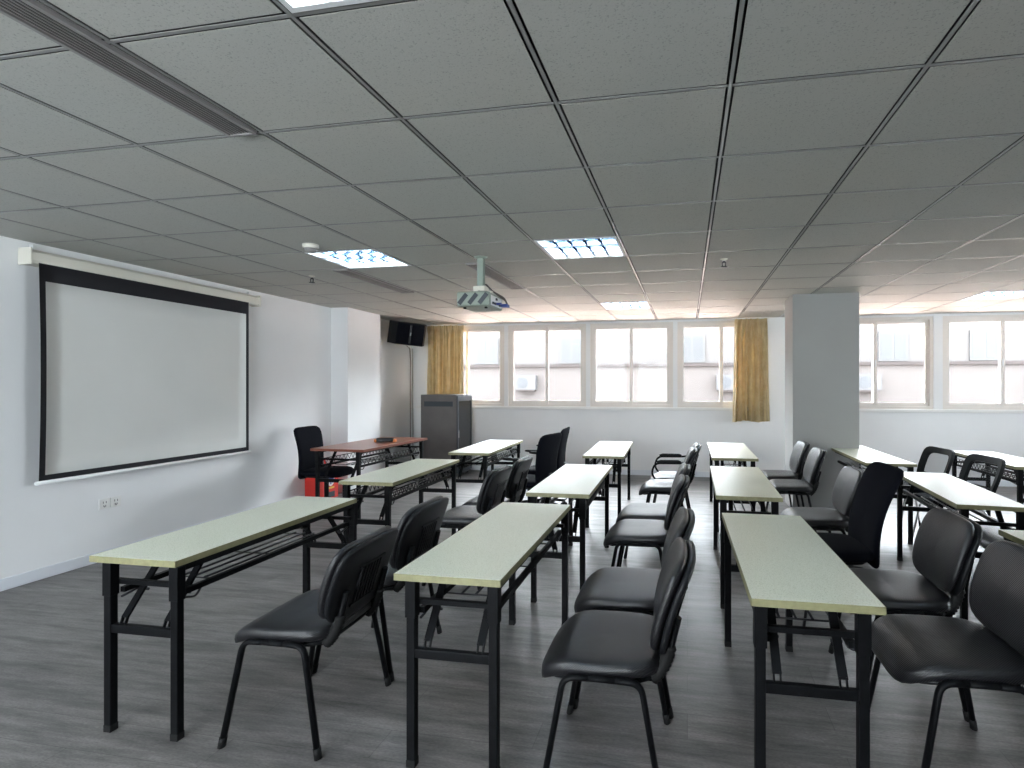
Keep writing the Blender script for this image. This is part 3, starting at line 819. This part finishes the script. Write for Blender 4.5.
for k, (x, y, rz, lb) in enumerate(VC): put(P0, k > 0, x, y, rz, lb)
a = vinyl_chair('black vinyl armchair with loop armrests below the windows', arms=True)
a.location = (-.175, 6.22, 0); a.rotation_euler = (0, 0, R(90)); a['group'] = 'armchairs'

f = fabric_chair('black fabric high-back chair on metal legs, behind the front right table', base='legs', name='fabric_chair', htop=.965, lean=.15)
f.location = (.86, 3.72, 0); f.rotation_euler = (0, 0, R(94))
f = fabric_chair('black high-back task chair with armrest, nearer of the pair seen from behind', arms=True)
f.location = (-1.62, 5.66, 0); f.rotation_euler = (0, 0, R(77))
g2 = copy_tree(f); g2.location = (-1.66, 6.42, 0); g2.rotation_euler = (0, 0, R(92)); g2['label'] = 'black high-back task chair, farther of the pair, half hidden behind the nearer one'
f = fabric_chair('black fabric task chair against the left wall behind the brown desk', htop=.97)
f.location = (-4.15, 5.86, 0); f.rotation_euler = (0, 0, R(-88))
m1 = mesh_chair('mesh back chair with see-through panel in front of the right windows, left of two')
m1.location = (2.17, 6.1, 0); m1.rotation_euler = (0, 0, R(98))
m2 = copy_tree(m1); m2.location = (2.29, 5.48, 0); m2['label'] = 'mesh back chair with see-through panel, the right of two and nearer'

# red box on the floor behind the desk
rb = tag(empty('fire_equipment_box', (-4.20, 5.83, 0)), 'red box with white and blue emblem on the floor below the wall side chair', 'box')
rb.location = (-4.615, 6.42, 0); rb.scale = (1, 1, 1.15)
MB().box(-.13, .13, -.16, .16, .0, .31).build('box_body', M['red'], rb, .01)
MB().box(-.137, .137, -.167, .167, .31, .345).build('lid', M['red'], rb, .01)
MB().tube(fillet([(0, -.07, .345), (0, -.06, .43), (0, .06, .43), (0, .07, .345)], .03), .011, 8).build('handle', M['red'], rb)
em = MB().cyl((.13, 0, .215), (.133, 0, .215), .072, 28).build('emblem', M['white'], rb)
b = MB()
for k in range(3):
    a_ = R(60 * k + 20); b.bar((.1345, -.05 * math.cos(a_), .215 - .05 * math.sin(a_)), (.1345, .05 * math.cos(a_), .215 + .05 * math.sin(a_)), .022, .002, up=(1, 0, 0))
b.build('emblem_mark', M['blue'], em)
MB().box(.13, .132, -.07, .07, .115, .135).build('yellow_strip', M['yellow'], rb)
MB().box(.13, .132, -.05, .08, .02, .08).build('opening', M['rack_dark'], rb)

# ------------------------------------------------------------------ outside
S(MB().box(-70, 70, YB + .3, 70, -7.2, -7.0).build('ground_street', M['asphalt']))
S(MB().box(-26, 28, YB + .26, 16.2, -.7, -.45).box(-26, 28, 15.9, 16.2, -7, -.7).build('roof_bounce', M['bounce_roof']))  # unseen roof, added to bounce sunlight up onto the ceiling
S(MB().box(-26, 28, YB - .3, YB + .24, CEIL + .3, 26).build('wall_sky_block', M['wall']))  # unseen mass overhead, added to keep sky light off the opposite facade
FY = 28.0
fb = tag(empty('opposite_building', (0, FY, -7)), 'pale pink and white building seen through the windows', 'building')
def fpart(nm, m, par, *bx): return MB().box(*bx).xf(Matrix.Translation((0, -FY, 7))).build(nm, m, par)
LZ = H + 1.10
wl = fpart('lower_wall', M['facade_low'], fb, -32, 34, FY, FY + 6, -7, LZ - .15)
fpart('upper_wall', M['facade_up'], fb, -32, 34, FY + .02, FY + 6, LZ, 7.2)
fpart('ledge', M['facade_line'], fb, -32, 34, FY - .12, FY + .02, LZ - .15, LZ)
fpart('roof_edge', M['facade_line'], fb, -32, 34, FY - .2, FY + 6, 7.2, 7.4)
def toX(u, Y):
    a_ = (u - 576.6) / 559.0; s_, c_ = math.sin(.195572), math.cos(.195572)
    return Y / (s_ * a_ + c_) * (c_ * a_ - s_)
for u in (250, 370, 487, 572, 692, 790, 893, 985, 1090, 1200):
    x0 = toX(u, FY) - .62
    f = fpart('window', M['facade_frame'], fb, x0, x0 + 1.24, FY - .05, FY + .03, LZ + .03, LZ + 1.38)
    fpart('pane', M['facade_glass'], f, x0 + .08, x0 + .58, FY - .06, FY - .04, LZ + .11, LZ + 1.30)
    fpart('pane', M['facade_glass'], f, x0 + .66, x0 + 1.16, FY - .06, FY - .04, LZ + .11, LZ + 1.30)
for u in (300, 430, 527, 728, 866, 1050):
    x0 = toX(u, FY) - .55
    t = fpart('air_conditioner', M['ac'], fb, x0, x0 + 1.1, FY - .38, FY - .04, LZ - 1.30, LZ - .58)
    MB().cyl((x0 + .40, FY - .40, LZ - .94), (x0 + .40, FY - .38, LZ - .94), .28, 24).xf(Matrix.Translation((0, -FY, 7))).build('fan_grille', M['ac_grille'], t)
    fpart('bracket', M['facade_line'], t, x0 + .05, x0 + 1.05, FY - .4, FY, LZ - 1.38, LZ - 1.30)

# ------------------------------------------------------------------ light, sky, camera
w = bpy.data.worlds.new('sky'); sc.world = w; w.use_nodes = True
bg = w.node_tree.nodes['Background']
bg.inputs[0].default_value = (.88, .94, 1.0, 1); bg.inputs[1].default_value = 7.2
def side_portal(y0, y1, z0, z1, x):
    l = bpy.data.lights.new('portal', 'AREA'); l.shape = 'RECTANGLE'; l.size = y1 - y0; l.size_y = z1 - z0; l.cycles.is_portal = True
    o = bpy.data.objects.new('portal', l); col.objects.link(o)
    o.location = (x, (y0 + y1) / 2, (z0 + z1) / 2); o.rotation_euler = (R(90), 0, R(90))
for a_, c_ in RW_FILL: side_portal(a_, c_, WZ0, WZ1, XR + .25)
def portal(x0, x1, z0, z1, y, face):
    l = bpy.data.lights.new('portal', 'AREA'); l.shape = 'RECTANGLE'; l.size = x1 - x0; l.size_y = z1 - z0; l.cycles.is_portal = True
    o = bpy.data.objects.new('portal', l); col.objects.link(o)
    o.location = ((x0 + x1) / 2, y, (z0 + z1) / 2); o.rotation_euler = (R(90) * face, 0, 0)
for a_, c_ in WIN: portal(a_, c_, WZ0, WZ1, YB + .3, -1)
for a_, c_ in NW_FILL: portal(a_, c_, NZ0, NZ1, YN - .25, 1)
sl = bpy.data.lights.new('sun', 'SUN'); sl.energy = 11; sl.angle = R(1); sl.color = (1, .96, .90)
so = bpy.data.objects.new('sun', sl); col.objects.link(so)
so.rotation_euler = Vector((.46, .0, -.88)).to_track_quat('-Z', 'Y').to_euler()
so.location = (0, 0, 20)

cd = bpy.data.cameras.new('camera'); cam = bpy.data.objects.new('camera', cd); col.objects.link(cam)
cam.location = (0, 0, H); cam.rotation_euler = (R(90), 0, .195572)
cd.sensor_width = 36; cd.lens = 559.0 / 1024 * 36
cd.shift_x = -(576.6 - 512) / 1024; cd.shift_y = (385.6 - 384) / 1024
cd.clip_start = .05; cd.clip_end = 300
sc.camera = cam
vs_ = sc.view_settings
vs_.view_transform = 'Standard'; vs_.look = 'None'; vs_.exposure = 2.34; vs_.gamma = 1.0; vs_.use_curve_mapping = False
sc.cycles.use_denoising = True
sc.cycles.max_bounces = 10; sc.cycles.diffuse_bounces = 6; sc.cycles.glossy_bounces = 4; sc.cycles.transparent_max_bounces = 12
sc.cycles.sample_clamp_indirect = 8
sc.cycles.caustics_reflective = False; sc.cycles.caustics_refractive = False
